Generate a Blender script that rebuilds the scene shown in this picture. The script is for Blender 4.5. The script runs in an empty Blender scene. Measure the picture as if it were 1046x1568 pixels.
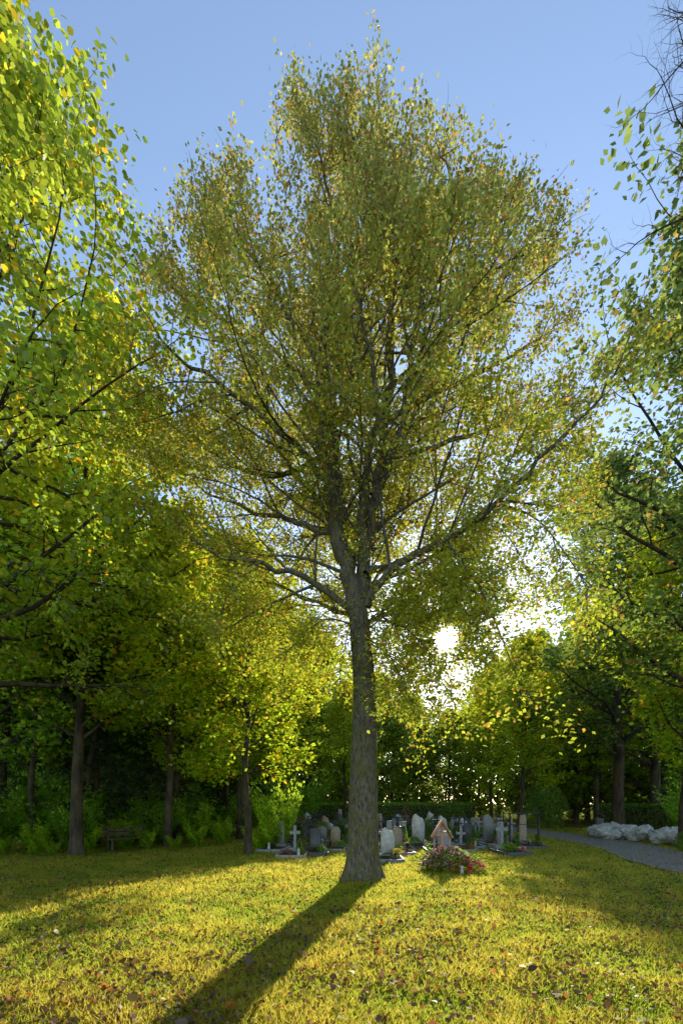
import bpy, bmesh, math, random, time
import numpy as np
from mathutils import Vector, Matrix, noise
T0=time.time()
R=random.Random(11); rng=np.random.default_rng(11)
sc=bpy.context.scene; COL=sc.collection
sc.view_settings.view_transform='Standard'
SUN=Vector((0.228,1,0.366)).normalized()

# ------------------------------------------------------------ world, sun, camera
w=bpy.data.worlds.new("World"); sc.world=w; w.use_nodes=True
nt=w.node_tree; bg=nt.nodes['Background']
sky=nt.nodes.new('ShaderNodeTexSky'); sky.sky_type='NISHITA'; sky.sun_disc=False
sky.sun_elevation=math.radians(19.6); sky.sun_rotation=math.radians(12.85)
sky.air_density=1.0; sky.dust_density=0.25; sky.ozone_density=2.0
hs=nt.nodes.new('ShaderNodeHueSaturation'); hs.inputs['Saturation'].default_value=.93; hs.inputs['Value'].default_value=2.0
nt.links.new(sky.outputs[0],hs.inputs['Color']); bg.inputs[1].default_value=0.15
tc=nt.nodes.new('ShaderNodeTexCoord'); vd=nt.nodes.new('ShaderNodeVectorMath'); vd.operation='DOT_PRODUCT'; vd.inputs[1].default_value=SUN
vn=nt.nodes.new('ShaderNodeVectorMath'); vn.operation='NORMALIZE'
nt.links.new(tc.outputs['Generated'],vn.inputs[0]); nt.links.new(vn.outputs[0],vd.inputs[0])
mr=nt.nodes.new('ShaderNodeMapRange'); mr.interpolation_type='SMOOTHERSTEP'; mr.inputs[1].default_value=math.cos(math.radians(1.6)); mr.inputs[2].default_value=math.cos(math.radians(.5)); mr.inputs[3].default_value=0; mr.inputs[4].default_value=200
nt.links.new(vd.outputs['Value'],mr.inputs[0])
ad=nt.nodes.new('ShaderNodeVectorMath'); ad.operation='ADD'
cb=nt.nodes.new('ShaderNodeVectorMath'); cb.operation='SCALE'; cb.inputs[0].default_value=(1,.93,.75)
nt.links.new(mr.outputs[0],cb.inputs['Scale']); nt.links.new(hs.outputs[0],ad.inputs[0]); nt.links.new(cb.outputs[0],ad.inputs[1]); nt.links.new(ad.outputs[0],bg.inputs[0])
s=bpy.data.lights.new('sun','SUN'); s.energy=5; s.angle=math.radians(.5); s.color=(1,.91,.73)
so=bpy.data.objects.new('sun',s); COL.objects.link(so); so.rotation_euler=SUN.to_track_quat('Z','Y').to_euler()
c=bpy.data.cameras.new('camera'); co=bpy.data.objects.new('camera',c); COL.objects.link(co); sc.camera=co
c.sensor_fit='VERTICAL'; c.sensor_height=36; c.lens=16; c.shift_y=0.287; c.clip_end=5000; c.clip_start=.05
co.location=(0,0,1.6); co.rotation_euler=(math.pi/2,0,0)

# ------------------------------------------------------------ materials
def newmat(n):
    m=bpy.data.materials.new(n); m.use_nodes=True; t=m.node_tree; t.nodes.clear()
    o=t.nodes.new('ShaderNodeOutputMaterial'); return m,t,o
def N(t,k,**kw):
    n=t.nodes.new(k)
    for a,b in kw.items(): setattr(n,a,b)
    return n
def leaf_mat(name,trans=.62,gain=(5.6,5.4,4.4),gloss=.04):
    m,t,o=newmat(name)
    a=N(t,'ShaderNodeAttribute',attribute_name='Col')
    d=N(t,'ShaderNodeBsdfDiffuse'); tr=N(t,'ShaderNodeBsdfTranslucent')
    h=N(t,'ShaderNodeVectorMath',operation='MULTIPLY'); h.inputs[1].default_value=gain
    t.links.new(a.outputs[0],d.inputs[0]); t.links.new(a.outputs[0],h.inputs[0]); t.links.new(h.outputs[0],tr.inputs[0])
    mx=N(t,'ShaderNodeMixShader'); mx.inputs[0].default_value=trans
    t.links.new(d.outputs[0],mx.inputs[1]); t.links.new(tr.outputs[0],mx.inputs[2])
    if gloss:
        g=N(t,'ShaderNodeBsdfGlossy'); g.inputs['Roughness'].default_value=.45; g.inputs['Color'].default_value=(.9,.9,.8,1)
        m2=N(t,'ShaderNodeMixShader'); m2.inputs[0].default_value=gloss
        t.links.new(mx.outputs[0],m2.inputs[1]); t.links.new(g.outputs[0],m2.inputs[2]); t.links.new(m2.outputs[0],o.inputs[0])
    else: t.links.new(mx.outputs[0],o.inputs[0])
    return m
def rock_mat(name,c1,c2,c3=None,scale=4,zs=1,rough=.85,bump=.4,bscale=None,bdist=.02):
    m,t,o=newmat(name)
    tc=N(t,'ShaderNodeTexCoord'); mp=N(t,'ShaderNodeMapping'); mp.inputs['Scale'].default_value=(1,1,zs)
    t.links.new(tc.outputs['Object'],mp.inputs[0])
    n1=N(t,'ShaderNodeTexNoise'); n1.inputs['Scale'].default_value=scale; n1.inputs['Detail'].default_value=6; n1.inputs['Roughness'].default_value=.65
    t.links.new(mp.outputs[0],n1.inputs[0])
    r=N(t,'ShaderNodeValToRGB'); e=r.color_ramp.elements
    e[0].position=.38; e[0].color=(*c1,1); e[1].position=.64; e[1].color=(*c2,1)
    if c3: x=e.new(.52); x.color=(*c3,1)
    t.links.new(n1.outputs[0],r.inputs[0])
    p=N(t,'ShaderNodeBsdfPrincipled'); p.inputs['Roughness'].default_value=rough; p.inputs['Specular IOR Level'].default_value=.3
    t.links.new(r.outputs[0],p.inputs['Base Color'])
    if bump:
        n2=N(t,'ShaderNodeTexNoise'); n2.inputs['Scale'].default_value=bscale or scale*4; n2.inputs['Detail'].default_value=5
        t.links.new(mp.outputs[0],n2.inputs[0])
        b=N(t,'ShaderNodeBump'); b.inputs['Strength'].default_value=bump; b.inputs['Distance'].default_value=bdist
        t.links.new(n2.outputs[0],b.inputs['Height']); t.links.new(b.outputs[0],p.inputs['Normal'])
    t.links.new(p.outputs[0],o.inputs[0])
    return m
def beech_bark():
    m,t,o=newmat('beech_bark_material')
    tc=N(t,'ShaderNodeTexCoord')
    def nz(sc_,z,det=8,ro=.6):
        mp=N(t,'ShaderNodeMapping'); mp.inputs['Scale'].default_value=(1,1,z); t.links.new(tc.outputs['Object'],mp.inputs[0])
        n=N(t,'ShaderNodeTexNoise'); n.inputs['Scale'].default_value=sc_; n.inputs['Detail'].default_value=det; n.inputs['Roughness'].default_value=ro
        t.links.new(mp.outputs[0],n.inputs[0]); return n
    def ramp(src,a,b,ca,cb):
        r=N(t,'ShaderNodeValToRGB'); e=r.color_ramp.elements; e[0].position=a; e[0].color=(*ca,1); e[1].position=b; e[1].color=(*cb,1); t.links.new(src,r.inputs[0]); return r
    fis=nz(22,.3,10,.75); base=ramp(fis.outputs[0],.38,.62,(.045,.033,.02),(.26,.215,.145))
    pat=ramp(nz(4.5,.8,6,.7).outputs[0],.44,.60,(0,0,0),(1,1,1))
    sep=N(t,'ShaderNodeSeparateXYZ'); t.links.new(tc.outputs['Object'],sep.inputs[0])
    hm=N(t,'ShaderNodeMapRange'); hm.inputs[1].default_value=0; hm.inputs[2].default_value=8; hm.inputs[3].default_value=.95; hm.inputs[4].default_value=.15; t.links.new(sep.outputs[2],hm.inputs[0])
    mu=N(t,'ShaderNodeMath',operation='MULTIPLY'); t.links.new(pat.outputs[0],mu.inputs[0]); t.links.new(hm.outputs[0],mu.inputs[1])
    moss=ramp(nz(34,.7,6,.8).outputs[0],.36,.64,(.05,.05,.012),(.22,.20,.045))
    mx=N(t,'ShaderNodeMix',data_type='RGBA'); t.links.new(mu.outputs[0],mx.inputs[0]); t.links.new(base.outputs[0],mx.inputs[6]); t.links.new(moss.outputs[0],mx.inputs[7])
    p=N(t,'ShaderNodeBsdfPrincipled'); p.inputs['Roughness'].default_value=.85; p.inputs['Specular IOR Level'].default_value=.25; t.links.new(mx.outputs[2],p.inputs['Base Color'])
    b=N(t,'ShaderNodeBump'); b.inputs['Strength'].default_value=1; b.inputs['Distance'].default_value=.05
    t.links.new(fis.outputs[0],b.inputs['Height']); t.links.new(b.outputs[0],p.inputs['Normal']); t.links.new(p.outputs[0],o.inputs[0]); return m
M={}
M['leaf']=leaf_mat('leaf_material')
M['leaf_far']=leaf_mat('woodland_leaf_material',gloss=0)
M['needle']=leaf_mat('needle_material',trans=.35,gain=(2.2,2.2,2.0),gloss=0)
M['grass']=leaf_mat('grass_blade_material',trans=.66,gain=(4.7,4.6,4.2),gloss=0)
M['litter']=leaf_mat('fallen_leaf_material',trans=.45,gain=(2.7,2.6,2.4),gloss=.05)
M['bark']=beech_bark()
M['bark_d']=rock_mat('dark_bark_material',(.03,.021,.012),(.11,.08,.045),scale=6,zs=.3,bump=.8,bdist=.03)
M['stone']=rock_mat('granite_material',(.19,.185,.175),(.36,.35,.33),scale=30,bump=.15,rough=.5)
M['dstone']=rock_mat('dark_granite_material',(.05,.05,.052),(.13,.125,.12),scale=40,bump=.1,rough=.3)
M['sand']=rock_mat('sandstone_material',(.28,.20,.14),(.45,.36,.26),scale=12,bump=.3)
M['marble']=rock_mat('pale_marble_material',(.45,.43,.40),(.65,.63,.59),scale=6,bump=.1,rough=.4)
M['rock']=rock_mat('white_boulder_material',(.40,.37,.34),(.70,.67,.63),scale=5,bump=.6,bdist=.05)
M['soil']=rock_mat('grave_soil_material',(.03,.02,.013),(.08,.055,.035),scale=25,bump=.8)
M['iron']=rock_mat('wrought_iron_material',(.012,.012,.013),(.04,.035,.03),scale=20,bump=0,rough=.45)
M['wood']=rock_mat('weathered_wood_material',(.10,.055,.028),(.26,.16,.085),scale=6,zs=.15,bump=.4)
M['larch']=rock_mat('pale_larch_wood_material',(.45,.24,.15),(.65,.40,.28),scale=6,zs=.15,bump=.3)
M['gravel']=rock_mat('gravel_path_material',(.18,.15,.12),(.42,.37,.31),(.27,.235,.195),scale=14,bump=1,bscale=45,bdist=.03)
M['red']=rock_mat('red_lantern_glass_material',(.35,.02,.015),(.5,.04,.03),scale=5,bump=0,rough=.2)
M['white']=rock_mat('white_lantern_material',(.45,.43,.38),(.6,.58,.54),scale=5,bump=0,rough=.3)
M['metal']=rock_mat('bin_metal_material',(.12,.12,.12),(.2,.2,.2),scale=5,bump=0,rough=.4)
def ground_mat():
    m,t,o=newmat('meadow_ground_material')
    tc=N(t,'ShaderNodeTexCoord')
    def no(sc_,det=6,ro=.6):
        n=N(t,'ShaderNodeTexNoise'); n.inputs['Scale'].default_value=sc_; n.inputs['Detail'].default_value=det; n.inputs['Roughness'].default_value=ro
        t.links.new(tc.outputs['Object'],n.inputs[0]); return n
    a=no(.45); b=no(9,8,.7)
    r1=N(t,'ShaderNodeValToRGB'); e=r1.color_ramp.elements; e[0].position=.38; e[0].color=(.10,.14,.02,1); e[1].position=.66; e[1].color=(.25,.20,.04,1)
    r2=N(t,'ShaderNodeValToRGB'); e=r2.color_ramp.elements; e[0].position=.40; e[0].color=(.08,.06,.02,1); e[1].position=.62; e[1].color=(.24,.21,.04,1)
    t.links.new(a.outputs[0],r1.inputs[0]); t.links.new(b.outputs[0],r2.inputs[0])
    mx=N(t,'ShaderNodeMix',data_type='RGBA'); mx.inputs[0].default_value=.5
    t.links.new(r1.outputs[0],mx.inputs[6]); t.links.new(r2.outputs[0],mx.inputs[7])
    p=N(t,'ShaderNodeBsdfDiffuse'); t.links.new(mx.outputs[2],p.inputs['Color'])
    bp=N(t,'ShaderNodeBump'); bp.inputs['Strength'].default_value=1; bp.inputs['Distance'].default_value=.05
    t.links.new(no(22,6,.75).outputs[0],bp.inputs['Height']); t.links.new(bp.outputs[0],p.inputs['Normal']); t.links.new(p.outputs[0],o.inputs[0])
    return m
M['ground']=ground_mat()

# ------------------------------------------------------------ mesh helpers
def mk_mesh(name,V,F,mat,col=None,smooth=False):
    me=bpy.data.meshes.new(name)
    V=np.asarray(V,dtype=np.float32)
    fs=[np.asarray(f,dtype=np.int32) for f in F if len(f)]
    me.vertices.add(len(V)); me.vertices.foreach_set('co',V.ravel())
    tot=sum(f.size for f in fs); cnt=np.concatenate([np.full(len(f),f.shape[1],dtype=np.int32) for f in fs])
    me.loops.add(tot); me.loops.foreach_set('vertex_index',np.concatenate([f.ravel() for f in fs]))
    me.polygons.add(len(cnt)); st=np.zeros(len(cnt),dtype=np.int32); st[1:]=np.cumsum(cnt)[:-1]
    me.polygons.foreach_set('loop_start',st)
    try: me.polygons.foreach_set('loop_total',cnt)
    except Exception: pass
    if smooth: me.polygons.foreach_set('use_smooth',np.ones(len(cnt),dtype=bool))
    if col is not None:
        at=me.attributes.new('Col','FLOAT_COLOR','POINT')
        c4=np.ones((len(V),4),dtype=np.float32); c4[:,:3]=col; at.data.foreach_set('color',c4.ravel())
    me.materials.append(mat); me.update(calc_edges=True); me.validate()
    return me
def obj(name,me,parent=None,loc=(0,0,0),rz=0,sc_=1):
    o=bpy.data.objects.new(name,me); COL.objects.link(o); o.location=loc; o.rotation_euler=(0,0,rz)
    o.scale=(sc_,)*3 if not hasattr(sc_,'__len__') else sc_
    if parent: o.parent=parent
    return o
def empty(name,loc=(0,0,0),rz=0,sc_=1):
    return obj(name,None,None,loc,rz,sc_)
RHOMB=np.array([(0,0,0),(.42,.30,.05),(1,0,-.06),(.42,-.30,.05)])
BEECH=np.array([(0,0,0),(.3,.27,.05),(.7,.22,.03),(1,0,-.08),(.7,-.22,.03),(.3,-.27,.05)])
MAPLE=np.array([(0,0,0),(.12,.42,0),(.38,.30,.03),(.55,.58,-.04),(.66,.22,.03),(1.05,0,-.1),(.66,-.22,.03),(.55,-.58,-.04),(.38,-.30,.03),(.12,-.42,0)])
def norm(a): return a/np.maximum(np.linalg.norm(a,axis=1,keepdims=True),1e-9)
def leaf_mesh(name,P,D,Nn,S,C,tmpl,mat,wid=1.0):
    D=norm(D); W=norm(np.cross(Nn,D)); Nn=np.cross(D,W)
    k=len(tmpl); n=len(P); u=tmpl
    S=S[:,None,None]
    V=P[:,None,:]+S*(u[None,:,0:1]*D[:,None,:]+wid*u[None,:,1:2]*W[:,None,:]+u[None,:,2:3]*Nn[:,None,:])
    F=np.arange(n*k).reshape(n,k)
    return mk_mesh(name,V.reshape(-1,3),[F],mat,np.repeat(C,k,axis=0))
class Buf:
    def __init__(s): s.V=[];s.F={};s.n=0;s.L0=[];s.L1=[];s.LC=[]
    def tube(s,pts,rad,k):
        base=s.n; m=len(pts)
        for i,p in enumerate(pts):
            a=pts[max(i-1,0)]; b=pts[min(i+1,m-1)]; d=(b-a).normalized()
            u=d.orthogonal().normalized() if i==0 else (u-d*u.dot(d)).normalized()
            v=d.cross(u); r=rad[i]
            for j in range(k):
                t=2*math.pi*j/k; q=p+(u*math.cos(t)+v*math.sin(t))*r; s.V.append((q.x,q.y,q.z))
        L=s.F.setdefault(4,[])
        for i in range(m-1):
            for j in range(k):
                L.append((base+i*k+j,base+i*k+(j+1)%k,base+(i+1)*k+(j+1)%k,base+(i+1)*k+j))
        s.n+=m*k
    def raw(s,V,F):
        b=s.n; s.V+= [tuple(v) for v in V]; s.n+=len(V)
        for f in F: s.F.setdefault(len(f),[]).append(tuple(b+i for i in f))
    def mesh(s,name,mat,smooth=True): return mk_mesh(name,s.V,[v for v in s.F.values()],mat,None,smooth)
def perp(d,pl=1.0):
    v=Vector((R.gauss(0,1),R.gauss(0,1),R.gauss(0,1)*pl)); v-=d*v.dot(d)
    return v.normalized() if v.length>1e-4 else d.orthogonal().normalized()
def grow(B,p,d,L,r,lev,env=None):
    c=B.lv[lev]; n=c[0]; pts=[p.copy()]; rad=[r]; st=L/n; wn=c[1]; up=c[2]; ds=[d]
    for i in range(n):
        d=Vector((d.x+R.gauss(0,wn),d.y+R.gauss(0,wn),d.z+R.gauss(0,wn)+up)).normalized()
        p=p+d*st; pts.append(p); rad.append(r*(1-.75*(i+1)/n)); ds.append(d)
    if r>B.rmin: B.tube(pts,rad,10 if r>.12 else (6 if r>.03 else 3))
    last=lev==len(B.lv)-1
    if last or c[6]>0:
        nl=c[6]
        for i in range(n): B.L0.append(pts[i]); B.L1.append(pts[i+1]); B.LC.append(max(1,int(nl*R.uniform(.6,1.4)/n)))
    if last: return
    nk=max(1,int(c[3]*R.uniform(.8,1.2))); t0=c[7]
    for k in range(nk):
        t=t0+(1-t0)*(k+R.random())/nk; f=t*n; i=min(int(f),n-1); q=pts[i].lerp(pts[i+1],f-i)
        if env and not env(q): continue
        a=R.gauss(c[4],.15); cd=ds[i]*math.cos(a)+perp(ds[i],c[8])*math.sin(a)
        grow(B,q,cd.normalized(),L*c[5]*(1.15-.7*t)*R.uniform(.7,1.25),r*.45*(1.1-.6*t),lev+1,env)
    if env is None or env(pts[-1]): grow(B,pts[-1],ds[-1],L*c[5]*.8,rad[-1],lev+1,env)
def leaves_from(B,name,size,colf,tmpl,mat,spread=.12,flat=.5,droop=.15,wid=1.0,hole=None):
    P0=np.array([(v.x,v.y,v.z) for v in B.L0]); P1=np.array([(v.x,v.y,v.z) for v in B.L1]); cn=np.array(B.LC)
    idx=np.repeat(np.arange(len(cn)),cn); n=len(idx)
    t=rng.random(n)[:,None]; P=P0[idx]*(1-t)+P1[idx]*t
    ax=norm(P1[idx]-P0[idx]); side=norm(np.cross(ax,np.array([0,0,1.]))+1e-6)*np.where(rng.random(n)<.5,-1,1)[:,None]
    D=ax*.6+side*.75+rng.normal(0,.35,(n,3))-np.array([0,0,droop]); Nn=np.array([0,0,1.])+rng.normal(0,flat,(n,3))
    P=P+rng.normal(0,spread,(n,3))*np.array([1,1,.7])
    keep=P[:,2]>.1
    if hole is not None: keep&=hole(P)
    P,D,Nn,idx=P[keep],D[keep],Nn[keep],idx[keep]; n=len(P)
    S=size*rng.uniform(.65,1.3,n)
    clump=rng.normal(0,1,len(cn))[idx]
    C=colf(P,clump,rng.normal(0,1,n),rng.random(n))
    return leaf_mesh(name,P,D,Nn,S,np.clip(C,.004,.9),tmpl,mat,wid)
def lerp3(a,b,t): return np.array(a)[None]*(1-t[:,None])+np.array(b)[None]*t[:,None]

# ------------------------------------------------------------ main beech
def px(x,y,d=10.0): return Vector(((x-523)*d/697,d,1.6+(1235-y)*d/697))
TX,TY=.46,10.
zt=[3.0,4.5,6,8,10,11.5,13,14.5,15.7,16.6,17.5,18.1]; rt=[.6,2.6,4.5,5.4,5.5,5.4,5.0,4.2,3.1,2.0,1.0,.2]
def Renv(z,az):
    r=np.interp(z,zt,rt)
    return r*(1+.28*noise.noise(Vector((math.cos(az)*1.8,math.sin(az)*1.8,z*.6))))
def env_main(q,pad=0.0):
    x=q.x-.35; y=q.y-TY
    if y<0: y/= (.6 if q.z<10 else max(.2,.6-.09*(q.z-10)))
    rr=math.hypot(x,y)
    return rr<Renv(q.z,math.atan2(y,x))+pad
B=Buf(); B.rmin=.0035
B.lv=[(7,.10,.04,8,.75,.36,0,.22,.6),(5,.12,.03,6,.75,.50,0,.15,.5),(4,.12,.02,0,0,0,15,0,1)]
trunk=[px(555,1348),px(555,1335),px(555.5,1310),px(556,1250),px(557,1150),px(558,1050),px(553,980),px(548,930)]
trad=[.54,.45,.37,.325,.285,.245,.225,.21]
def spline(pts,rad,sub=4):
    P=[];Q=[]; n=len(pts)
    for i in range(n-1):
        a=pts[max(i-1,0)];b=pts[i];c_=pts[i+1];d=pts[min(i+2,n-1)]
        for k in range(sub):
            t=k/sub
            P.append(.5*((2*b)+(c_-a)*t+(2*a-5*b+4*c_-d)*t*t+(3*b-a-3*c_+d)*t**3)); Q.append(rad[i]*(1-t)+rad[i+1]*t)
    P.append(pts[-1]);Q.append(rad[-1]); return P,Q
def trunk_tube(B,pts,rad,k=48,flare=.16):
    base=B.n; m=len(pts)
    for i,p in enumerate(pts):
        z=p.z-pts[0].z
        for j in range(k):
            t=2*math.pi*j/k
            f=1+flare*math.exp(-z/.35)*math.cos(5*t+.6)*1.3+.07*noise.noise(Vector((math.cos(t)*1.5,math.sin(t)*1.5,z*1.3)))+.05*noise.noise(Vector((math.cos(t)*5,math.sin(t)*5,z*2)))
            B.V.append((p.x+math.cos(t)*rad[i]*f,p.y+math.sin(t)*rad[i]*f,p.z-.08))
    L=B.F.setdefault(4,[])
    for i in range(m-1):
        for j in range(k): L.append((base+i*k+j,base+i*k+(j+1)%k,base+(i+1)*k+(j+1)%k,base+(i+1)*k+j))
    B.n+=m*k
p_,r_=spline(trunk,trad,14); trunk_tube(B,p_,r_)
stems=[
 ([px(548,940),px(535,880),px(515,815),px(505,740),px(493,680),px(488,560),px(508,460),px(515,370),px(500,280),px(470,200)],[.20,.185,.16,.13,.115,.09,.07,.05,.03,.012]),
 ([px(515,815),px(521,760,10.2),px(512,690,10.5),px(500,620,10.8),px(500,520,11.2),px(540,400,11.5),px(545,300,11.5),px(520,240,11.5)],[.13,.12,.10,.085,.07,.05,.03,.012]),
 ([px(553,960),px(560,860,10.1),px(572,760,10.2),px(588,650,10.4),px(600,520,10.5),px(596,380,10.5),px(575,250,10.4),px(572,190,10.4)],[.16,.14,.125,.10,.08,.055,.03,.012]),
 ([px(560,870,10.1),px(555,790,9.8),px(560,720,9.4),px(580,620,9.1),px(560,520,8.9),px(540,430,8.8)],[.11,.09,.075,.055,.035,.015]),
 ([px(572,760,10.2),px(600,700,10),px(625,600,9.8),px(640,480,9.6),px(680,360,9.6),px(700,290,9.7),px(672,230,9.8)],[.10,.085,.07,.055,.04,.025,.01]),
 ([px(562,930),px(600,872,9.8),px(680,828,9.4),px(760,772,8.9),px(850,682,8.5),px(915,610,8.3),px(955,540,8.2)],[.10,.08,.062,.05,.036,.022,.01]),
 ([px(542,940),px(485,895,9.9),px(400,862,9.6),px(330,850,9.4),px(270,800,9.2)],[.085,.065,.045,.03,.012]),
 ([px(505,740),px(430,662,9.7),px(335,590,9.4),px(265,545,9.3),px(215,470,9.3)],[.075,.055,.04,.025,.01]),
 ([px(520,820),px(450,800,10.3),px(370,780,10.8),px(290,730,11.2)],[.07,.055,.035,.014]),
 ([px(588,650,10.4),px(670,600,10.6),px(760,560,10.9),px(850,500,11.2)],[.08,.055,.04,.012]),
 ([px(545,900),px(560,830,11),px(600,780,12.2),px(620,720,13.6)],[.11,.09,.06,.02]),
 ([px(540,860,10.2),px(500,790,11.4),px(450,720,12.8),px(420,640,13.8)],[.1,.08,.05,.02]),
 ([px(488,560),px(440,480,10.2),px(380,380,10.4),px(330,310,10.5)],[.06,.045,.03,.01]),
 ([px(560,880,9.9),px(640,850,10.8),px(740,800,11.5),px(820,740,12)],[.08,.06,.04,.014]),
 ([px(640,480,9.6),px(730,430,9.7),px(800,390,9.8),px(840,365,9.9)],[.05,.04,.025,.01]),
 ([px(500,610),px(420,540,10.2),px(310,470,10.5),px(240,420,10.6)],[.06,.05,.03,.01]),
 ([px(600,700,10),px(690,680,10.2),px(790,640,10.6),px(870,620,11)],[.06,.05,.03,.01]),
 ([px(495,700),px(420,730,10.6),px(330,700,11.2),px(240,640,11.6)],[.06,.05,.03,.01]),
 ([px(556,960),px(610,930,10.8),px(680,900,11.6),px(750,880,12.4)],[.06,.045,.03,.01]),
 ([px(548,950),px(500,930,10.9),px(430,900,11.8),px(370,890,12.6)],[.06,.045,.03,.01]),
 ([px(553,930),px(570,890,11.2),px(590,860,12.4),px(560,830,13.6)],[.06,.045,.03,.01]),
]
kid_sp=.45
for si,(pts,rad) in enumerate(stems):
    P,Q=spline(pts,rad,4)
    for i in range(1,len(P)-1):
        P[i]=P[i]+Vector((R.gauss(0,.04),R.gauss(0,.04),R.gauss(0,.03)))
    B.tube(P,Q,12)
    acc=0; tot=len(P); sp=kid_sp*(.85 if si in (5,7,9,12,14,15,18,19,20) else 1)
    for i in range(1,tot):
        seg=(P[i]-P[i-1]); acc+=seg.length
        while acc>sp and P[i].z>(6.3 if si<18 else 5.6):
            acc-=sp*R.uniform(.8,1.3)
            d0=seg.normalized(); a=R.uniform(.6,1.1); cd=(d0*math.cos(a)+perp(d0,.8)*math.sin(a)); cd.z+=.18
            cd.normalize()
            L=0.3
            while L<3.6 and env_main(P[i]+cd*L): L+=.2
            L=min(L,3.4)*R.uniform(.75,1.05)
            if L<1.5:
                for q_ in range(2): grow(B,P[i],(cd+perp(cd)*.5*q_).normalized(),max(L,.7)*R.uniform(.8,1.2),.009,1)
            else: grow(B,P[i],cd,L,min(Q[i]*.5,.008+.009*L),0,lambda q:env_main(q,.12))
    grow(B,P[-1],(P[-1]-P[-2]).normalized(),1.1,.012,1)
for (a,b,r0) in [(px(560,950),px(690,1040,8.6),.025),(px(562,985),px(640,1100,8.6),.02),(px(545,960),px(440,1000,9),.025),(px(680,828,9.4),px(800,1060,7.4),.03),(px(400,862,9.6),px(330,960,9),.025),(px(600,872,9.8),px(730,960,8.6),.025),(px(548,940),px(520,1040,11.6),.025),(px(760,772,8.9),px(900,900,8),.025),(px(680,828,9.4),px(740,1000,8.2),.025),(px(556,960),px(620,960,11.5),.025),(px(556,970),px(690,930,11),.025),(px(610,930,10.8),px(650,1010,12.5),.02),(px(548,950),px(470,970,11.5),.025),(px(556,980),px(600,1050,11.6),.02),(px(680,900,11.6),px(740,990,12),.02),(px(500,930,10.9),px(400,980,11.5),.02),(px(556,1000),px(660,1075,10.4),.02),(px(640,850,10.8),px(720,900,9.5),.02),(px(562,900),px(650,880,10.4),.02),(px(556,940),px(630,1000,9.6),.02),(px(740,800,11.5),px(820,900,10.8),.02),(px(562,960),px(660,940,9.4),.02)]:
    mid=a.lerp(b,.5)+Vector((0,0,.4)); P,Q=spline([a,mid,b],[r0,r0*.6,r0*.2],4); B.tube(P,Q,6)
    for i in range(3,len(P)):
        for k in range(3):
            d0=(P[i]-P[i-1]).normalized(); cd=(d0*.6+perp(d0,.5)*.8+Vector((0,0,-.1))).normalized(); grow(B,P[i],cd,R.uniform(.5,1.0),.01,1)
B.lv[1]=(6,.06,.03,9,.45,.40,5,.1,.9)
for x,y in [(432,120),(462,80),(485,130),(552,100),(585,78),(600,160),(655,175),(700,190),(755,240),(345,205),(390,220),(300,240),(850,320),(265,255),(880,360),(410,190),(520,200),(625,220),(215,420),(880,440),(720,270),(330,260),(370,250),(780,290),(820,350),(240,330),(500,170),(640,200),(445,110),(575,120),(470,150),(560,150),(530,190),(600,120),(610,200)]:
    lean=R.uniform(.35,.8) if x>500 else R.uniform(-.3,.35)
    L=R.uniform(1.1,1.7); D_=Vector((lean,R.uniform(-.1,.1),1)).normalized(); tip=px(x,y,10+R.uniform(-.2,.5)); p=tip-D_*(L*1.2)
    grow(B,p,D_,L,.014,1)
for i in range(120):
    z=R.uniform(3.9,8.4); q=px(553-(max(0,z-6)*12),1235-(z-1.6)*69.7); a=R.uniform(0,6.3)
    d=Vector((math.cos(a),math.sin(a),R.uniform(-.2,.5))).normalized(); grow(B,q+d*.15,d,R.uniform(.25,.6),.006,2)
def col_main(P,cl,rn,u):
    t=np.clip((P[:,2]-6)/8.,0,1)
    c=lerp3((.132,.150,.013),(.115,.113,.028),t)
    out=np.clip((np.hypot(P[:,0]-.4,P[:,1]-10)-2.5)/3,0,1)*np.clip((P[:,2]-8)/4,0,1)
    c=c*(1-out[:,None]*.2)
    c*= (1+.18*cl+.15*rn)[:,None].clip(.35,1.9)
    br=u<.09; c[br]=np.array((.17,.09,.02))*(.8+.4*rng.random(br.sum()))[:,None]
    yl=(u>.95)&(P[:,2]<11); c[yl]=np.array((.20,.16,.015))
    return c
sv=np.array(SUN)
def hole(P):
    Q=P-np.array([0,0,1.6]); t=Q@sv; dd=np.linalg.norm(Q-t[:,None]*sv,axis=1)
    return (dd/np.maximum(t,.1))>.012+.02*rng.random(len(P))
tree=empty('beech_tree')
obj('trunk_and_limbs',B.mesh('beech_trunk_and_limbs',M['bark']),tree)
obj('foliage',leaves_from(B,'beech_foliage',.082,col_main,RHOMB,M['leaf'],spread=.11,flat=.85,droop=.1,hole=hole,wid=1.1),tree)

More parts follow.
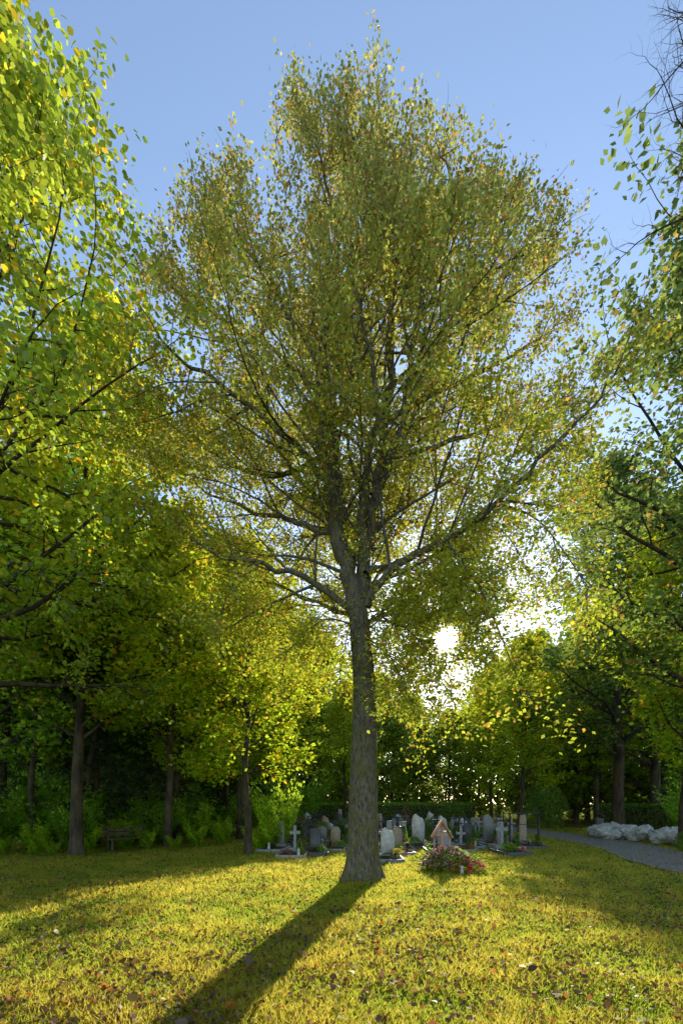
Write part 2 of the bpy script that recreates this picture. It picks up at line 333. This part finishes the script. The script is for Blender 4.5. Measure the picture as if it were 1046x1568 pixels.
# ------------------------------------------------------------ generic trees
def broad_tree(h,cr,base,lv0=None,n1=34,trunk_r=.2,leafn=14,lsize=.13,colf=None,tmpl=RHOMB,lean=(0,0),name='tree',rmin=.008,dens=1,mat='leaf_far',bark='bark_d',spread=.18,elev=.45,top=.35,wid=1.15,up1=.03):
    B=Buf(); B.rmin=rmin
    B.lv=lv0 or [(5,.13,up1,int(7*dens),.8,.40,0,.2,.6),(4,.15,.0,int(6*dens),.8,.45,0,.15,.5),(3,.15,-.02,0,0,0,leafn,0,1)]
    pts=[];rad=[];m=9
    for i in range(m+1):
        t=i/m; pts.append(Vector((lean[0]*t*t*h+R.gauss(0,.06)*h*.05*t*5,lean[1]*t*t*h+R.gauss(0,.06)*h*.05*t*5,t*h*.93))); rad.append(trunk_r*(1-.93*t**.85)+.01)
    P,Q=spline(pts,rad,4); Q[0]*=1.4;Q[1]*=1.15; B.tube(P,Q,12)
    az=R.uniform(0,6.3)
    for k in range(n1):
        t=base+(1-base)*((k+R.random())/n1); f=t*(len(P)-1); i=min(int(f),len(P)-2); q=P[i].lerp(P[i+1],f-i); az+=2.4+R.gauss(0,.3)
        s_=(t-base)/(1-base); prof=(math.sin(math.pi*min(1,.18+.82*(s_**.8)))**.75)*(1 if s_<.6 else 1-.15*(s_-.6))
        L=cr*max(prof,top*.5)*R.uniform(.75,1.12)
        e=elev+.5*s_+R.gauss(0,.12); d=Vector((math.cos(az)*math.cos(e),math.sin(az)*math.cos(e),math.sin(e)))
        grow(B,q,d,L*.95,max(.012,Q[i]*.42),0)
    tr=B.mesh(name+'_trunk',M[bark]); lf=leaves_from(B,name+'_foliage',lsize,colf,tmpl,M[mat],spread=spread,flat=.85,droop=.15,wid=wid)
    return tr,lf
def place(name,ms,loc,rz=0,s_=1):
    e=empty(name,loc,rz,s_); obj('trunk_and_limbs',ms[0],e); obj('foliage',ms[1],e); return e
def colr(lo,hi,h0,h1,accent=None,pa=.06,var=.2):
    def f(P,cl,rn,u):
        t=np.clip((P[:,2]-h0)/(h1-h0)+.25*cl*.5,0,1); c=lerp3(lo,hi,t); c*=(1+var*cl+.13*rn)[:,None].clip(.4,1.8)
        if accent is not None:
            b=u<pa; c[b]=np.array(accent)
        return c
    return f
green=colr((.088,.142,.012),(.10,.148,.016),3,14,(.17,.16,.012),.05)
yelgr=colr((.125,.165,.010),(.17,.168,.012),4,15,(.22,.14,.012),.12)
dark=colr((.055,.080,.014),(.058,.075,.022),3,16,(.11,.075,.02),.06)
T_green=broad_tree(17,4.8,.14,n1=42,trunk_r=.24,leafn=10,lsize=.19,colf=green,name='green_tree')
T_yel=broad_tree(16,4.2,.2,n1=42,trunk_r=.17,leafn=10,lsize=.18,colf=yelgr,lean=(.07,.0),name='maple_tree')
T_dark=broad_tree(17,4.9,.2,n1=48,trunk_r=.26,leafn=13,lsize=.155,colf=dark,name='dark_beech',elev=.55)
T_small=broad_tree(10.5,2.6,.24,n1=34,trunk_r=.12,leafn=10,lsize=.14,colf=yelgr,name='young_linden')
T_pole=broad_tree(15,1.9,.42,n1=30,trunk_r=.13,leafn=7,lsize=.18,colf=dark,name='slender_tree',lean=(.05,.02))
T_bg=broad_tree(12,3.6,.04,n1=38,trunk_r=.16,leafn=6,lsize=.34,colf=colr((.085,.12,.025),(.13,.155,.03),1,12,(.2,.16,.03),.08,.3),name='forest_edge_tree',rmin=.03,spread=.3,elev=.3)  # leaf colours lightened to stand in for haze among the background trees
near=colr((.11,.15,.011),(.11,.135,.014),6,13,(.26,.18,.012),.09,.25)
T_near=broad_tree(19.5,5.8,.2,n1=66,trunk_r=.22,lsize=.115,colf=near,tmpl=BEECH,wid=1.5,name='near_maple',mat='leaf',lv0=[(6,.12,.02,8,.7,.36,0,.25,.6),(4,.15,.0,7,.8,.42,0,.15,.45),(3,.15,-.05,0,0,0,14,0,1)],elev=.25,spread=.16,top=.9)
place('maple_tree',T_near,(-8.2,10.1,0),.4)
place('maple_tree',T_yel,(-8.6,14.8,0),0,1.14)
place('green_ash_tree',T_green,(-12.8,15.5,0),1,1.1)
place('green_ash_tree',T_green,(-12.8,21,0),2.4,1.25)
place('green_ash_tree',T_green,(-8.6,23,0),4,1.0)
place('linden_tree',T_small,(-3.05,14.9,0),0)
place('linden_tree',T_small,(-6.7,17.6,0),2.,1.3)
place('linden_tree',T_small,(-4.8,21.5,0),1.,1.2)
place('maple_tree',T_yel,(-3.4,26,0),4.4,.85)
place('linden_tree',T_small,(.2,35,0),3.1,1.05)
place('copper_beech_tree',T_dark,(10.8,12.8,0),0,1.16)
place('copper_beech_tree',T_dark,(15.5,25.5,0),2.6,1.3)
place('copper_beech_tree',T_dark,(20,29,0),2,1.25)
place('linden_tree',T_small,(12.9,17.2,0),1.2,1.35)
place('linden_tree',T_small,(10.6,27,0),2.2,1.15)
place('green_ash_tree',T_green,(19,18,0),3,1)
place('maple_tree',T_yel,(19,34,0),5,1.1)
place('linden_tree',T_small,(12.5,38,0),4,1.25)
for x,y,s_ in [(-10.2,18.4,1),(-11.3,16.6,.9),(-9.3,21.5,1.1),(-13.2,17.8,1),(-7.3,20.2,.9),(-8.0,26,1.2),(-15,20,1.1),(-6.0,24,.9)]:
    place('slender_tree',T_pole,(x,y,0),R.uniform(-.8,.8),s_)

def bare():
    B=Buf(); B.rmin=.0012
    B.lv=[(7,.15,.03,7,.6,.5,0,.15,.8),(5,.2,.02,5,.6,.5,0,.15,.8),(4,.22,0,0,0,0,0,0,1)]
    P,Q=spline([Vector((0,0,0)),Vector((.1,0,4)),Vector((0,.1,8)),Vector((-.2,0,12.5)),Vector((-.1,0,16))],[.2,.15,.10,.06,.02],6); B.tube(P,Q,10)
    az=0
    for k in range(30):
        t=.76+.23*k/30; i=int(t*(len(P)-1)); az+=2.4; e=R.uniform(0.2,1.0); grow(B,P[i],Vector((math.cos(az)*math.cos(e),math.sin(az)*math.cos(e),math.sin(e))),1.9*R.uniform(.7,1.1),.024,0)
    return B.mesh('bare_tree_wood',M['bark_d'])
e=empty('bare_tree',(7.0,8.2,0)); obj('trunk_and_limbs',bare(),e)

def spruce(h,cr,name,colr_=(.08,.105,.04),nb=80):
    B=Buf(); B.rmin=.005; P,Q=spline([Vector((0,0,0)),Vector((0,0,h*.5)),Vector((0,0,h))],[.18,.1,.01],5); B.tube(P,Q,8)
    B.lv=[(6,.05,-.06,11,1.0,.30,0,.12,.15),(3,.08,-.12,0,0,0,24,0,1)]
    az=0
    for k in range(nb):
        t=.1+.9*(k/nb); az+=2.4; L=cr*(1-t)**.85*R.uniform(.8,1.15)+.15
        grow(B,Vector((0,0,h*t)),Vector((math.cos(az),math.sin(az),.15+.3*t)).normalized(),L,.02,0)
    cf=lambda P,cl,rn,u: np.array(colr_)[None]*(1+.25*cl+.2*rn)[:,None].clip(.4,1.8)
    return B.mesh(name+'_t',M['bark_d']),leaves_from(B,name+'_n',.18,cf,RHOMB,M['needle'],spread=.05,flat=.8,droop=.7,wid=.5)
S1=spruce(11,2.6,'spruce')
for l_,rz_,s_ in [((-8.2,20.5,0),0,.75),((-11.5,24,0),1,1.2),((-14,17.5,0),2,1.1),((-5.6,27,0),3,1.0),((-16,28,0),3.3,1.5),((-6.9,25.5,0),1.3,.6),((-10.2,19,0),1.3,.8)]: place('spruce_tree',S1,l_,rz_,s_)

bt=empty('background_forest'); k=0
def bgt(x,y,ms,s2):
    global k
    for j in (0,1): obj(('trunk_','foliage_')[j]+str(k),ms[j],bt,(x,y,0),R.uniform(0,6.3),s2)
    k+=1
for (x,y,sx,m_) in [(-30,38,1.25,0),(-24,34,1.2,1),(-20,40,1.3,0),(-15,36,1.15,1),(-10.5,42,1.1,0),(-8,48,1.2,2),(3,66,.8,0),(11,66,.8,1),(23,54,.95,2),(27,50,1.1,1),(20,44,.95,2),(31,44,1.2,0),(28,36,1.0,2),(33,32,1.1,0),(-22,26,1.1,1),(-45,50,1.6,0),(45,50,1.6,1),(-14,60,1.4,1),(24,34,.95,1)]:
    bgt(x,y,[T_dark,T_green,S1][m_],sx*(1.35 if m_==2 else 1))
for i in range(26):
    x=-40+i*3.4+R.uniform(-.8,.8); y=45+R.uniform(-2,3)-abs(x)*.12
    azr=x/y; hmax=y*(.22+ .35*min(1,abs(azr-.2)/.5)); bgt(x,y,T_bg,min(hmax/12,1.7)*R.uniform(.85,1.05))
for i in range(18):
    x=-40+i*5+R.uniform(-1,1); y=58+R.uniform(-2,3)
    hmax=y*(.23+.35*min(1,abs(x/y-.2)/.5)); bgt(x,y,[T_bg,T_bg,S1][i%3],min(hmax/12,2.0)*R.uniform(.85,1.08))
# ------------------------------------------------------------ shrubs
def shrub(h,r,n,size,colv,name,shape='round',tmpl=RHOMB,flat=.9,var=.25):
    th=rng.uniform(0,2*np.pi,n); z=rng.random(n)**.8; rad=np.sqrt(rng.uniform(.25,1,n))
    if shape=='round': prof=np.sqrt(np.clip(1-(2*z-.9)**2/1.25,0.02,1))
    elif shape=='cone': prof=(1-z)**.8+.05
    else: prof=.35+.75*z
    lump=1+.22*np.sin(th*3+1)*np.sin(z*5+th)+.12*np.sin(th*7+z*9)
    x=np.cos(th)*rad*prof*r*lump; y=np.sin(th)*rad*prof*r*lump; P=np.stack([x,y,z*h*lump**(.5 if shape!='open' else 1.6)+.02],1)
    D=np.stack([x,y,.5*h*np.ones(n)],1)+rng.normal(0,.5*r,(n,3)); Nn=np.array([0,0,1.])+rng.normal(0,flat,(n,3))
    cl=np.sin(th*5+z*7)
    C=np.array(colv)[None]*(1+var*cl+.2*rng.normal(0,1,n))[:,None].clip(.35,1.9)
    return leaf_mesh(name,P,D,Nn,size*rng.uniform(.6,1.3,n),C,tmpl,M['leaf_far'])
SH={'a':shrub(1.6,1.1,4200,.13,(.095,.145,.018),'wild_shrub_m','open'),
    'b':shrub(1.3,.8,3200,.12,(.13,.175,.015),'bright_shrub_m','open'),
    'r':shrub(1.0,.75,5000,.06,(.065,.10,.02),'clipped_shrub_m','round'),
    'c':shrub(.7,.22,1300,.05,(.07,.11,.025),'cone_shrub_m','cone'),
    's':shrub(.32,.26,600,.055,(.08,.13,.02),'grave_plant_m','round'),
    'h':shrub(.32,.26,600,.055,(.12,.11,.03),'heather_m','round')}
for x,y,k_,s_ in [(-9.6,16.5,'a',.8),(-8.2,17.2,'b',.7),(-7.6,18.6,'a',1.0),(-10.8,17.5,'a',1.2),(-12.2,16,'a',1),(-6.3,19.5,'b',.9),(-9.2,20,'a',1.3),(-12.8,19,'a',1.6),(-14,22,'a',1.9),(-6.4,23,'a',1.3),(-9,25,'a',1.7),(-5,25,'b',1.2),(-4.6,29,'a',1.6),(-3,33,'a',1.8),(-8.7,15.6,'b',.5),(-10.2,15.2,'b',.55),(-11.8,14.3,'a',.7),(-7.1,16.6,'b',.4),(-5.6,17.6,'b',.5),(-6.2,16.9,'b',.35),(-9.5,15.0,'b',.3),(-11.0,14.6,'b',.4),(-5.0,19,'b',.6),(15.4,20,'a',1.0),(17.5,22,'a',1.3)]:
    obj('wild_shrub',SH[k_],None,(x,y,0),R.uniform(0,6.3),(s_,s_,s_*R.uniform(.8,1.15)))
obj('elder_shrub',SH['b'],None,(-2.45,17.2,0),.5,(1.1,1.0,1.35))
obj('elder_shrub',SH['b'],None,(-2.9,16.1,0),2.5,(.7,.7,.55))
obj('clipped_shrub',SH['r'],None,(13.6,30.5,0),0,(1.9,1.7,2.7))
obj('clipped_shrub',SH['r'],None,(11.9,15.6,0),0,(.55,.55,.65))
obj('clipped_shrub',SH['r'],None,(8.2,34,0),0,(1.2,1.1,1.7))
def hedge(x0,y0,x1,y1,h,t,n,colv,name):
    L=math.hypot(x1-x0,y1-y0); u=np.array([(x1-x0)/L,(y1-y0)/L,0]); v=np.array([-u[1],u[0],0])
    a=rng.uniform(0,L,n); face=rng.integers(0,3,n); b=np.where(face==0,-t/2,np.where(face==1,t/2,rng.uniform(-t/2,t/2,n))); z=np.where(face==2,h,rng.uniform(0,h,n))
    b=b+rng.normal(0,.05,n); z=z+rng.normal(0,.05,n)*(face==2)
    P=np.array([x0,y0,0])+a[:,None]*u+b[:,None]*v; P[:,2]=np.maximum(z,.03)
    D=rng.normal(0,1,(n,3))+np.array([0,0,.6]); Nn=rng.normal(0,1,(n,3))
    C=np.array(colv)[None]*(1+.3*rng.normal(0,1,n))[:,None].clip(.35,1.9)
    lf=leaf_mesh(name,P,D,Nn,.12*rng.uniform(.6,1.3,n),C,RHOMB,M['leaf_far'])
    e=empty(name); obj('foliage',lf,e)
    q=.35*t; cs=[]
    for (xx,yy) in ((x0,y0),(x1,y1)):
        for sgn in (-1,1):
            for zz in (0,h-.12): cs.append((xx+v[0]*q*sgn,yy+v[1]*q*sgn,zz))
    obj('woody_core',mk_mesh(name+'_c',cs,[[(0,1,3,2),(4,6,7,5),(0,4,5,1),(2,3,7,6),(1,5,7,3)]],M['bark_d']),e)
hedge(-3,36,11,38,1.75,.8,18000,(.11,.165,.03),'hedge')
hedge(16.5,29,23,26.5,1.6,.9,10000,(.06,.10,.018),'hedge')
hedge(-22,44,-3,40,2.0,.9,8000,(.06,.10,.02),'hedge')

# ------------------------------------------------------------ ground sheet, path
nx=[-1500,-300,-100]+list(np.arange(-40,41,1.0))+[100,300,1500]; ny=[-800,-100,-20]+list(np.arange(-5,61,1.0))+[100,300,1500]
V=[]
for y in ny:
    for x in nx:
        z=.05*noise.noise(Vector((x*.3,y*.3,0))) if abs(x)<40 and -5<y<60 else 0
        if 12<y<40 and -5<x<16: z*=.3
        V.append((x,y,z-.03))
W_=len(nx); F=[(j*W_+i,j*W_+i+1,(j+1)*W_+i+1,(j+1)*W_+i) for j in range(len(ny)-1) for i in range(W_-1)]
obj('meadow_ground',mk_mesh('meadow_ground',V,[F],M['ground'],None,True))
pth=[(13,3,1.0),(9.9,7.5,1.0),(9.0,10.5,1.0),(9.4,13,1.1),(10.5,16,1.2),(11.4,20,1.3),(11.7,26,1.5),(11.2,34,1.6),(10,42,1.6)]
V=[];F=[]
PP,QQ=spline([Vector((a,b,0)) for a,b,c_ in pth],[c_ for *_,c_ in pth],8)
for i,p in enumerate(PP):
    d=(PP[min(i+1,len(PP)-1)]-PP[max(i-1,0)]).normalized(); n_=Vector((-d.y,d.x,0))
    for j,s_ in enumerate((-1,-.5,0,.5,1)):
        e_=QQ[i]*(1+.12*noise.noise(p*1.7+Vector((0,0,s_*3)))); V.append((p.x+n_.x*s_*e_,p.y+n_.y*s_*e_,.035+.012*(1-s_*s_)))
for i in range(len(PP)-1):
    for j in range(4): F.append((i*5+j,i*5+j+1,(i+1)*5+j+1,(i+1)*5+j))
obj('gravel_path',mk_mesh('gravel_path',V,[F],M['gravel'],None,True))

# ------------------------------------------------------------ grass and litter
def ptdist(n,y0,y1,pw,side=.80):
    y=y0+(y1-y0)*rng.random(n)**pw; x=(rng.random(n)*2-1)*side*y
    return x,y
def onpath(x,y):
    m=np.zeros(len(x),bool)
    for p,q in zip(PP,QQ): m|=(x-p.x)**2+(y-p.y)**2<(q*.95)**2
    return m
n=290000; x,y=ptdist(n,2.4,32,1.8); k_=~onpath(x,y); x,y=x[k_],y[k_]; n=len(x)
g=np.sin(x*2.1+np.sin(y*1.7)*2)*np.sin(y*2.6+np.cos(x*1.3)*2)+.5*np.sin(x*7+y*3)*np.sin(y*8-x*2)
hgt=(.042+.018*g)*rng.uniform(.5,1.7,n)*(1+.03*y)
P=np.stack([x,y,np.full(n,-.015)],1); D=np.stack([rng.normal(0,.5,n),rng.normal(0,.5,n),np.ones(n)],1); Nn=rng.normal(0,1,(n,3))*np.array([.6,1.3,.2])
C=lerp3((.105,.145,.016),(.225,.185,.03),np.clip(.48+.35*g+.3*rng.normal(0,1,n),0,1))
def blades(name,P,D,Nn,H,Wd,C,mat):
    D=norm(D); W=norm(np.cross(Nn,D)); n=len(P)
    a=P-W*Wd[:,None]/2; b=P+W*Wd[:,None]/2; t=P+D*H[:,None]+rng.normal(0,.3,(n,3))*H[:,None]*np.array([1,1,0])
    V=np.stack([a,b,t],1).reshape(-1,3); return mk_mesh(name,V,[np.arange(n*3).reshape(n,3)],mat,np.repeat(C,3,axis=0))
obj('lawn_grass',blades('lawn_grass',P,D,Nn,hgt+.015,.007+.0016*y,C,M['grass']))
n=44000; x,y=ptdist(n,2.4,26,1.6)
cl_=np.sin(x*1.7+1)*np.sin(y*1.3)+np.sin(x*.6-y*.9); kk=rng.random(n)<(.65+.3*cl_); x,y=x[kk],y[kk]; n=len(x)
P=np.stack([x,y,rng.uniform(.01,.06,n)],1); D=rng.normal(0,1,(n,3))*np.array([1,1,.5]); Nn=np.array([0,0,1.])+rng.normal(0,.65,(n,3))
pal=np.array([(.26,.16,.03),(.18,.09,.025),(.10,.05,.02),(.30,.10,.022),(.24,.18,.03),(.06,.035,.018),(.13,.07,.03)]); C=pal[rng.integers(0,7,n)]*rng.uniform(.6,1.2,n)[:,None]
obj('fallen_leaves',leaf_mesh('fallen_leaves',P,D,Nn,rng.uniform(.025,.06,n)*np.where(rng.random(n)<.05,1.8,1),C,BEECH,M['litter'],1.4))

# ------------------------------------------------------------ cemetery
def box(B,cx,cy,cz,sx,sy,sz,bev=.0,tap=1.0):
    x,y,z=sx/2,sy/2,sz/2; t=tap; b=min(bev,x*.5,y*.5)
    def ring(zz,f,ins=0):
        X=(x-ins)*f;Y=(y-ins)*f
        return [(cx+X-b,cy-Y,zz),(cx+X,cy-Y+b,zz),(cx+X,cy+Y-b,zz),(cx+X-b,cy+Y,zz),(cx-X+b,cy+Y,zz),(cx-X,cy+Y-b,zz),(cx-X,cy-Y+b,zz),(cx-X+b,cy-Y,zz)]
    b=max(b,.002); V=ring(cz-z,1)+ring(cz+z-b,t)+ring(cz+z,t,b); F=[]
    for l in range(2):
        for j in range(8): F.append((l*8+j,l*8+(j+1)%8,(l+1)*8+(j+1)%8,(l+1)*8+j))
    F.append(tuple(range(16,24))); B.raw(V,F)
def lathe(B,cx,cy,prof,k=12):
    V=[];F=[]
    for z,r in prof:
        for j in range(k): a=2*math.pi*j/k; V.append((cx+r*math.cos(a),cy+r*math.sin(a),z))
    for i in range(len(prof)-1):
        for j in range(k): F.append((i*k+j,i*k+(j+1)%k,(i+1)*k+(j+1)%k,(i+1)*k+j))
    F.append(tuple((len(prof)-1)*k+j for j in range(k))); B.raw(V,F)
def slab(B,prof,y0,y1,z0=0):
    n=len(prof); V=[(x,y0,z+z0) for x,z in prof]+[(x,y1,z+z0) for x,z in prof]
    F=[tuple(range(n)),tuple(range(2*n-1,n-1,-1))]+[(i,n+i,n+(i+1)%n,(i+1)%n) for i in range(n)]; B.raw(V,F)
def arch(w_,h_,rise,k=10):
    return [(-w_/2,0),(w_/2,0)]+[(w_/2*math.cos(math.pi*i/k),h_-rise+rise*math.sin(math.pi*i/k)) for i in range(k+1)]
def bm(fn,name,mat,smooth=False):
    B=Buf(); fn(B); return B.mesh(name,M[mat],smooth)
HS={}
def hs_arch(B): box(B,0,0,.09,.56,.26,.18,.015); slab(B,arch(.44,.82,.2),-.07,.07,.18)
def hs_rect(B): box(B,0,0,.1,.6,.28,.2,.015); box(B,0,0,.53,.46,.14,.66,.02)
def hs_wave(B): box(B,0,0,.08,.6,.26,.16,.015); slab(B,[(-.24,0),(.24,0),(.26,.6),(.18,.8),(.05,.85),(-.1,.95),(-.2,.88),(-.26,.65)],-.07,.07,.16)
def hs_cross(B): box(B,0,0,.12,.5,.3,.24,.02); box(B,0,0,.66,.12,.1,.84,.012); box(B,0,-.001,.82,.46,.098,.12,.012)
def hs_stele(B): box(B,0,0,.1,.5,.3,.2,.02); box(B,0,0,.7,.32,.18,1.0,.02,.8)
def irn(B):
    box(B,0,0,.1,.35,.25,.2,.02); box(B,0,0,.8,.05,.04,1.2,.004); box(B,0,.001,1.1,.54,.036,.05,.004)
    for a in range(4):
        th0=a*math.pi/2; P=[Vector((.16*math.cos(th0+t*math.pi/2/5),0,1.1+.16*math.sin(th0+t*math.pi/2/5))) for t in range(6)]; B.tube(P,[.016]*6,6)
    for x,z in ((-.27,1.1),(.27,1.1),(0,1.42)): lathe(B,x,0,[(z-.04,.005),(z,.045),(z+.04,.005)],8)
    box(B,0,-.034,.8,.26,.015,.2,.004)
def wcross(B):
    box(B,0,0,.65,.09,.08,1.3,.008); box(B,0,-.002,.92,.5,.075,.09,.008)
    slab(B,[(-.36,.98),(-.33,.95),(0,1.29),(.33,.95),(.36,.98),(0,1.36)],-.12,.12)
for nme,fn,mt in [('a1',hs_arch,'stone'),('a2',hs_arch,'sand'),('r1',hs_rect,'dstone'),('r2',hs_rect,'stone'),('w1',hs_wave,'dstone'),('c1',hs_cross,'stone'),('s1',hs_stele,'sand'),('i1',irn,'iron'),('x1',wcross,'wood'),('s2',hs_stele,'stone'),('a3',hs_arch,'dstone'),('i2',irn,'iron'),('i3',irn,'iron'),('w3',hs_wave,'sand'),('c2',hs_cross,'dstone'),('w2',hs_wave,'marble')]:
    HS[nme]=bm(fn,'headstone_'+nme,mt)
def kerb(B):
    w_,l_,t=.95,1.5,.09
    box(B,-w_/2,-l_/2,.05,t,l_,.16,.012); box(B,w_/2,-l_/2,.05,t,l_,.16,.012); box(B,0,-l_-.0,.048,w_-t-.004,t,.16,.012); box(B,0,0,.048,w_-t-.004,t,.16,.012)
KB={k2:bm(kerb,'grave_kerb_'+k2,k2) for k2 in ('stone','dstone','sand')}
SOIL=bm(lambda B:box(B,0,-.75,.02,.85,1.4,.18,.01),'grave_soil','soil')
def lantern(B): lathe(B,0,0,[(0,.05),(.02,.055),(.03,.045),(.15,.045),(.16,.055),(.2,.02),(.22,.01)],10)
LN={'red':bm(lantern,'lantern_r','red',True),'white':bm(lantern,'lantern_w','white',True),'iron':bm(lantern,'lantern_i','iron',True)}
def flowers(pal,n,r,h,name,size=.05):
    th=rng.uniform(0,6.28,n); rr=r*np.sqrt(rng.random(n)); z=h*np.sqrt(np.clip(1-(rr/r)**2,0,1))*rng.uniform(.75,1.05,n)
    P=np.stack([rr*np.cos(th),rr*np.sin(th),z+.01],1); D=np.stack([np.cos(th),np.sin(th),rng.uniform(-.2,.8,n)],1); Nn=np.array([0,0,1.])+rng.normal(0,.8,(n,3))
    pal=np.array(pal); return leaf_mesh(name,P,D,Nn,size*rng.uniform(.6,1.3,n),pal[rng.integers(0,len(pal),n)]*rng.uniform(.7,1.1,n)[:,None],MAPLE,M['litter'])
FL=[flowers([(.07,.12,.03),(.07,.12,.03),(.4,.06,.12),(.4,.22,.25)],300,.3,.22,'flowers_pink'),
    flowers([(.07,.12,.03),(.05,.1,.02),(.45,.33,.04),(.4,.16,.03)],300,.3,.22,'flowers_yellow'),
    flowers([(.07,.12,.03),(.05,.1,.02),(.4,.38,.34),(.22,.07,.26)],300,.3,.2,'flowers_white'),
    flowers([(.07,.12,.03),(.05,.1,.02),(.35,.03,.03),(.07,.12,.03)],300,.28,.2,'flowers_red')]
def grave(x,y,hs_,kb,rz=0,s_=1):
    e=empty('grave',(x,y,0),rz,s_)
    obj('kerb',KB[kb],e); obj('soil_bed',SOIL,e); obj('headstone',HS[hs_],e,(0,.02,0),0,(R.uniform(.85,1.1),1,R.uniform(.8,1.3)))
    for i in range(R.randint(2,3)):
        obj('flowers_%d'%i,R.choice(FL),e,(R.uniform(-.22,.22),R.uniform(-1.3,-.35),.11),R.uniform(0,6),R.uniform(.5,.9))
    for i in range(R.randint(1,2)):
        obj('plant_%d'%i,SH[R.choice('sshc')],e,(R.choice([-.27,.27]),R.uniform(-1.3,-.3),.1),R.uniform(0,6),R.uniform(.5,.95))
    obj('lantern',LN[R.choice(['red','white','iron','iron'])],e,(R.uniform(-.3,.3),R.uniform(-1.4,-1.1),.11),0,R.uniform(.9,1.3))
keys=list(HS)
rows=[(13.9,[-.45,1.5],0),(14.9,[-1.6,3.4],0),(15.8,[-.9,.9,1.9,5.6],0),(16.9,[-2.2,-1.2,-.2,1.3,2.3,3.4,4.5,6.0],0),(18.1,10,.3),(19.4,11,.0),(20.7,11,.4),(22.0,12,.1),(23.4,12,.45),(25,12,.1),(26.8,13,.4),(28.8,13,.1),(31,13,.4)]
for y,xs,of in rows:
    if not isinstance(xs,list): x0=-2.5-(y-18)*.08; x1=6.9+(y-18)*.13; xs=[x0+of+(x1-x0)*j/(xs-1) for j in range(xs)]
    for x in xs:
        if R.random()<.06: continue
        grave(x+R.uniform(-.15,.15),y+R.uniform(-.25,.25),R.choice(keys),R.choice(['stone','dstone','sand']),R.gauss(0,.06),R.uniform(.72,.95))
e=empty('flower_covered_grave',(2.72,11.6,0))
obj('mound_greenery',shrub(.5,.75,2600,.08,(.06,.10,.02),'mound_greenery','round'),e,(0,0,0),0,(1,1,.9))
obj('wreath_flowers_1',flowers([(.55,.10,.16),(.6,.35,.36),(.35,.08,.2),(.09,.14,.03),(.6,.5,.45)],900,.6,.5,'wreath_flowers',.07),e,(-.05,-.1,.05))
obj('wreath_flowers_2',flowers([(.5,.12,.06),(.6,.35,.1),(.5,.10,.2),(.09,.14,.03)],400,.4,.3,'wreath_flowers2',.06),e,(.35,-.45,.02))
obj('wreath_flowers_3',flowers([(.6,.3,.35),(.6,.5,.45),(.09,.14,.03)],400,.4,.3,'wreath_flowers3',.06),e,(-.4,-.35,.02))
obj('lantern',LN['white'],e,(.12,-.85,0),0,.9); obj('lantern_red',LN['red'],e,(.3,-.9,0),0,1.1)
def rcross(B):
    box(B,0,0,.65,.09,.08,1.3,.008); box(B,0,-.002,.95,.44,.075,.09,.008)
    slab(B,[(-.34,.88),(-.30,.84),(0,1.33),(.30,.84),(.34,.88),(0,1.44)],-.13,.13)
    box(B,-.24,.0,.45,.04,.05,.9,.004); box(B,.24,0,.45,.04,.05,.9,.004)
obj('roofed_wooden_cross',bm(rcross,'roofed_cross','larch'),e,(.0,.75,0),0,.86)
for i in range(22):
    obj('grave_shrub',SH[R.choice('ccrc')],None,(R.uniform(-2.8,7),R.choice([18.7,21.4,24.2,28])+R.uniform(-.2,.2),0),R.uniform(0,6),R.uniform(.6,1.1))
def frame(B): box(B,-.6,0,.65,.05,.05,1.3,.005); box(B,.6,0,.65,.05,.05,1.3,.005); box(B,0,0,1.325,1.3,.05,.05,.005); box(B,0,0,.9,1.148,.03,.03,.003)
obj('iron_railing',bm(frame,'iron_railing','iron'),None,(6.9,17.2,0),.2)
def binm(B): lathe(B,0,0,[(.3,.16),(.32,.18),(.85,.2),(.87,.21),(.9,.2)],16); box(B,0,.22,.5,.05,.05,1.0,.005); box(B,0,.1,.93,.36,.34,.02,.005)
obj('litter_bin',bm(binm,'litter_bin','metal'),None,(13.6,24.0,0))
obj('marker_post',bm(lambda B:(box(B,0,0,.4,.14,.14,.8,.02),lathe(B,0,0,[(.8,.08),(.84,.09),(.9,.03)],8)),'marker_post','stone'),None,(-5.9,26,0))
def bench(B):
    for i in range(3): box(B,0,-.16+i*.13,.45,1.5,.1,.035,.006)
    for i in range(2): box(B,0,.24,.62+i*.16,1.5,.03,.1,.006)
    for x_ in (-.6,.6): box(B,x_,-.14,.21,.07,.06,.43,.006); box(B,x_,.2,.42,.07,.05,.84,.006)
obj('park_bench',bm(bench,'park_bench','bark_d'),None,(-7.6,16.2,0),.9)
def rock(seed):
    me=bpy.data.meshes.new('boulder_m')
    b=bmesh.new(); bmesh.ops.create_icosphere(b,subdivisions=3,radius=.5)
    for v in b.verts:
        p=v.co.normalized(); q=p*1.6+Vector((seed*7,0,0)); v.co=p*(.5+.22*noise.noise(q)+.1*noise.noise(q*2.6)); v.co.z*=.7
        c_=noise.cell(q*1.3); v.co*=1+.06*c_
    b.to_mesh(me); b.free(); me.materials.append(M['rock']); return me
rk=[rock(i) for i in range(5)]
bp_=empty('boulder_pile',(0,0,0))
for i in range(95):
    t=R.random(); x=13.1+.8*t+R.gauss(0,.4); y=23.4-5.6*t+R.gauss(0,.3); s_=R.uniform(.25,.75)
    o=obj('boulder_%d'%i,R.choice(rk),bp_,(x,y,.1+R.random()*.42),R.uniform(0,6),s_); o.rotation_euler=(R.uniform(-.5,.5),R.uniform(-.5,.5),R.uniform(0,6))
print('t',time.time()-T0)
